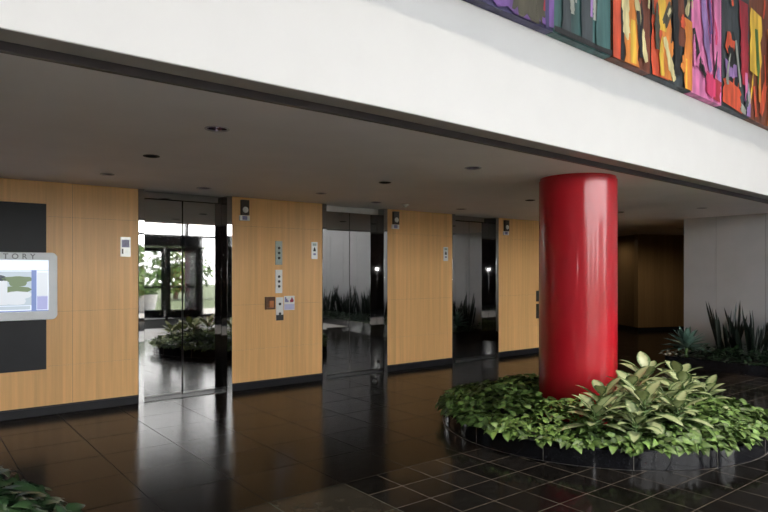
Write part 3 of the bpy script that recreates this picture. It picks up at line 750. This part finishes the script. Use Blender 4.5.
def painting(x0, x1, depth, base, strokes, label, tilt=0.0):
    """one canvas: a box following the wall, with raised brush strokes; strokes = (colour, [(u, z above the lower edge, width)...])"""
    e_y0, e_y1 = beamY(x0), beamY(x1); cx_ = (x0+x1)/2; m = MB()
    def Y(x): return beamY(x)
    def P(u, z, lay):
        x = x0+(x1-x0)*u; return (x-cx_, Y(x)-depth-lay-Y(cx_), z)
    n = 6; bi = PN.index(base)
    pal = [c for c, _ in strokes]+[base]; extra = []
    for _ in range(16):
        u = random.random(); z = random.uniform(.02, 1.4); ln_ = random.uniform(.12, .45); sl = random.uniform(-.12, .12); w0 = random.uniform(.02, .07)
        extra.append((random.choice(pal), [(u, z, w0), (u+sl*.5+random.uniform(-.05, .05), z+ln_*.5, w0*1.2), (u+sl, z+ln_, w0*.3)]))
    strokes = extra[:10]+strokes+extra[10:]
    for i in range(n):
        u0, u1 = i/n, (i+1)/n; b = len(m.v)
        xa, xb = x0+(x1-x0)*u0, x0+(x1-x0)*u1
        for z in (0, AZ1-AZ0):
            m.v += [P(u0, z, 0), P(u1, z, 0), (xb-cx_, Y(xb)-.003-Y(cx_), z), (xa-cx_, Y(xa)-.003-Y(cx_), z)]
        for q in ((0, 1, 5, 4), (3, 2, 1, 0), (4, 5, 6, 7), (2, 3, 7, 6)): m.quadface([b+k for k in q], bi)
        if i == 0: m.quadface([b, b+4, b+7, b+3], bi)
        if i == n-1: m.quadface([b+1, b+2, b+6, b+5], bi)
    for k, (colr, pts) in enumerate(strokes):
        mi = PN.index(colr); lay = .003+.0008*k; b = len(m.v); W_ = x1-x0
        fine = []
        for (a, c_) in zip(pts[:-1], pts[1:]):
            for j in range(7): t = j/7; fine.append(tuple(a[q]*(1-t)+c_[q]*t for q in range(3)))
        fine.append(pts[-1])
        for i, (u, z, w) in enumerate(fine):
            ua, za, _ = fine[max(0, i-1)]; ub, zb, _ = fine[min(len(fine)-1, i+1)]
            dx, dz = (ub-ua)*W_, zb-za; L_ = math.hypot(dx, dz) or 1; nx, nz = -dz/L_, dx/L_
            w *= 1.3*random.uniform(.72, 1.2)
            for sgn in (-1, 1):
                uu = min(1, max(0, u+sgn*nx*w/2/W_)); zz = max(.004, z+sgn*nz*w/2); m.v.append(P(uu, zz, lay))
        for i in range(len(fine)-1): m.quadface([b+2*i, b+2*i+1, b+2*i+3, b+2*i+2], mi)
    o = m.build('painted_panel', PM, None, loc=(cx_, Y(cx_), AZ0), fixn=False)
    return tag(o, label, 'painting', 'row of abstract painted panels on the upper wall')
painting(1.2, 3.86, .076, 'indigo', [('purple', [(.55, .25, .28), (.80, .12, .16), (1, .08, .1)]), ('lilac', [(.70, .3, .18), (.78, .12, .16)]), ('olive', [(.83, .22, .26), (.90, .17, .30), (.95, .2, .22)]), ('crimson', [(.955, .12, .03), (.975, .6, .04)]), ('indigo', [(.968, 0, .04), (.968, .9, .05)]), ('purple', [(.987, .02, .05), (.987, 1, .06)])],
         'dark purple and indigo painted panel, leftmost of the row in view')
painting(3.87, 4.70, .072, 'teal', [('slate', [(.2, .0, .10), (.25, 1.2, .08)]), ('slate', [(.55, .05, .14), (.5, 1.2, .12)]), ('lilac', [(.62, .25, .025), (.64, .6, .03)]), ('grey', [(.35, .3, .02), (.33, .8, .03)]), ('teal', [(.8, 0, .1), (.78, 1.2, .12)]), ('black', [(0, .018, .05), (1, .018, .05)])],
         'dark teal painted panel with a black lower edge')
painting(4.71, 5.38, .080, 'brown', [('red', [(.1, 0, .13), (.1, 1.3, .14)]), ('orange', [(.48, .0, .20), (.45, .5, .18), (.42, .8, .16)]), ('yellow', [(.52, .02, .08), (.5, .4, .07)]), ('black', [(.23, 0, .05), (.24, 1.0, .04)]), ('cream', [(.30, 1.0, .10), (.30, .5, .10), (.33, .26, .08), (.36, .2, .03)]), ('red', [(.55, .75, .18), (.75, .62, .2)]), ('cream', [(.58, .60, .06), (.72, .32, .08), (.86, .08, .05)]), ('cream', [(.62, .72, .14), (.8, .68, .10)]), ('black', [(.72, .1, .05), (.62, .5, .05)])],
         'red and orange painted panel with cream brush strokes')
painting(5.39, 6.25, .076, 'slate', [('red', [(.22, .0, .28), (.18, .5, .26), (.15, 1.2, .2)]), ('orange', [(.36, .02, .15), (.36, .5, .14), (.34, 1.2, .16)]), ('yellow', [(.26, .45, .12), (.24, .8, .1)]), ('olive', [(.33, .66, .2), (.44, .6, .2)]), ('cream', [(.38, .62, .03), (.45, .7, .03)]), ('cream', [(.30, .40, .05), (.45, .16, .09), (.55, .03, .05)]), ('black', [(.62, .1, .10), (.6, 1.2, .16)]), ('brown', [(.74, .4, .12), (.7, .9, .1)]), ('orange', [(.90, 0, .15), (.92, .7, .14)]), ('yellow', [(.84, .0, .03), (.84, .3, .03)]), ('green', [(.9, .9, .14), (.92, 1.3, .16)])],
         'painted panel mixing orange and near black, left of the pink one')
painting(6.26, 7.02, .079, 'pink', [('black', [(.04, .65, .06), (.25, .32, .07), (.46, .22, .03)]), ('lilac', [(.3, 1.2, .10), (.45, .6, .10), (.6, .3, .06)]), ('magenta', [(.52, .05, .12), (.62, .25, .18)]), ('crimson', [(.80, .02, .14), (.82, .25, .16)]), ('magenta', [(.66, .28, .08), (.70, .05, .08)]), ('pink', [(.8, .4, .12), (.78, 1.2, .16)]), ('purple', [(.5, 1.2, .05), (.62, .7, .04)])],
         'pink painted panel with magenta smears near its foot')
painting(7.03, 7.85, .080, 'slate', [('red', [(.3, .0, .44), (.35, .3, .36)]), ('red', [(.12, .75, .18), (.4, .68, .14)]), ('lilac', [(.1, .42, .16), (.5, .46, .12)]), ('crimson', [(.8, .35, .16), (.78, .8, .2), (.74, 1.3, .2)]), ('black', [(.4, .62, .16), (.2, .56, .16)]), ('grey', [(.45, .8, .05), (.62, .3, .05)]), ('pink', [(.86, .12, .08), (.84, .5, .06)]), ('grey', [(.70, .0, .12), (.74, .10, .14)]), ('lilac', [(.93, 0, .1), (.93, .3, .1)])],
         'painted panel of slate, red and lilac blotches right of the pink one')
painting(7.86, 8.9, .076, 'brown', [('yellow', [(.15, .55, .3), (.2, 1.3, .3)]), ('green', [(.3, .4, .08), (.2, 1.1, .08)]), ('red', [(.2, .05, .06), (.12, .4, .06)]), ('red', [(.35, .1, .1), (.5, .5, .12)]), ('orange', [(.7, .0, .2), (.7, 1.2, .2)])],
         'yellow over dark brown painted panel at the right edge of the row')
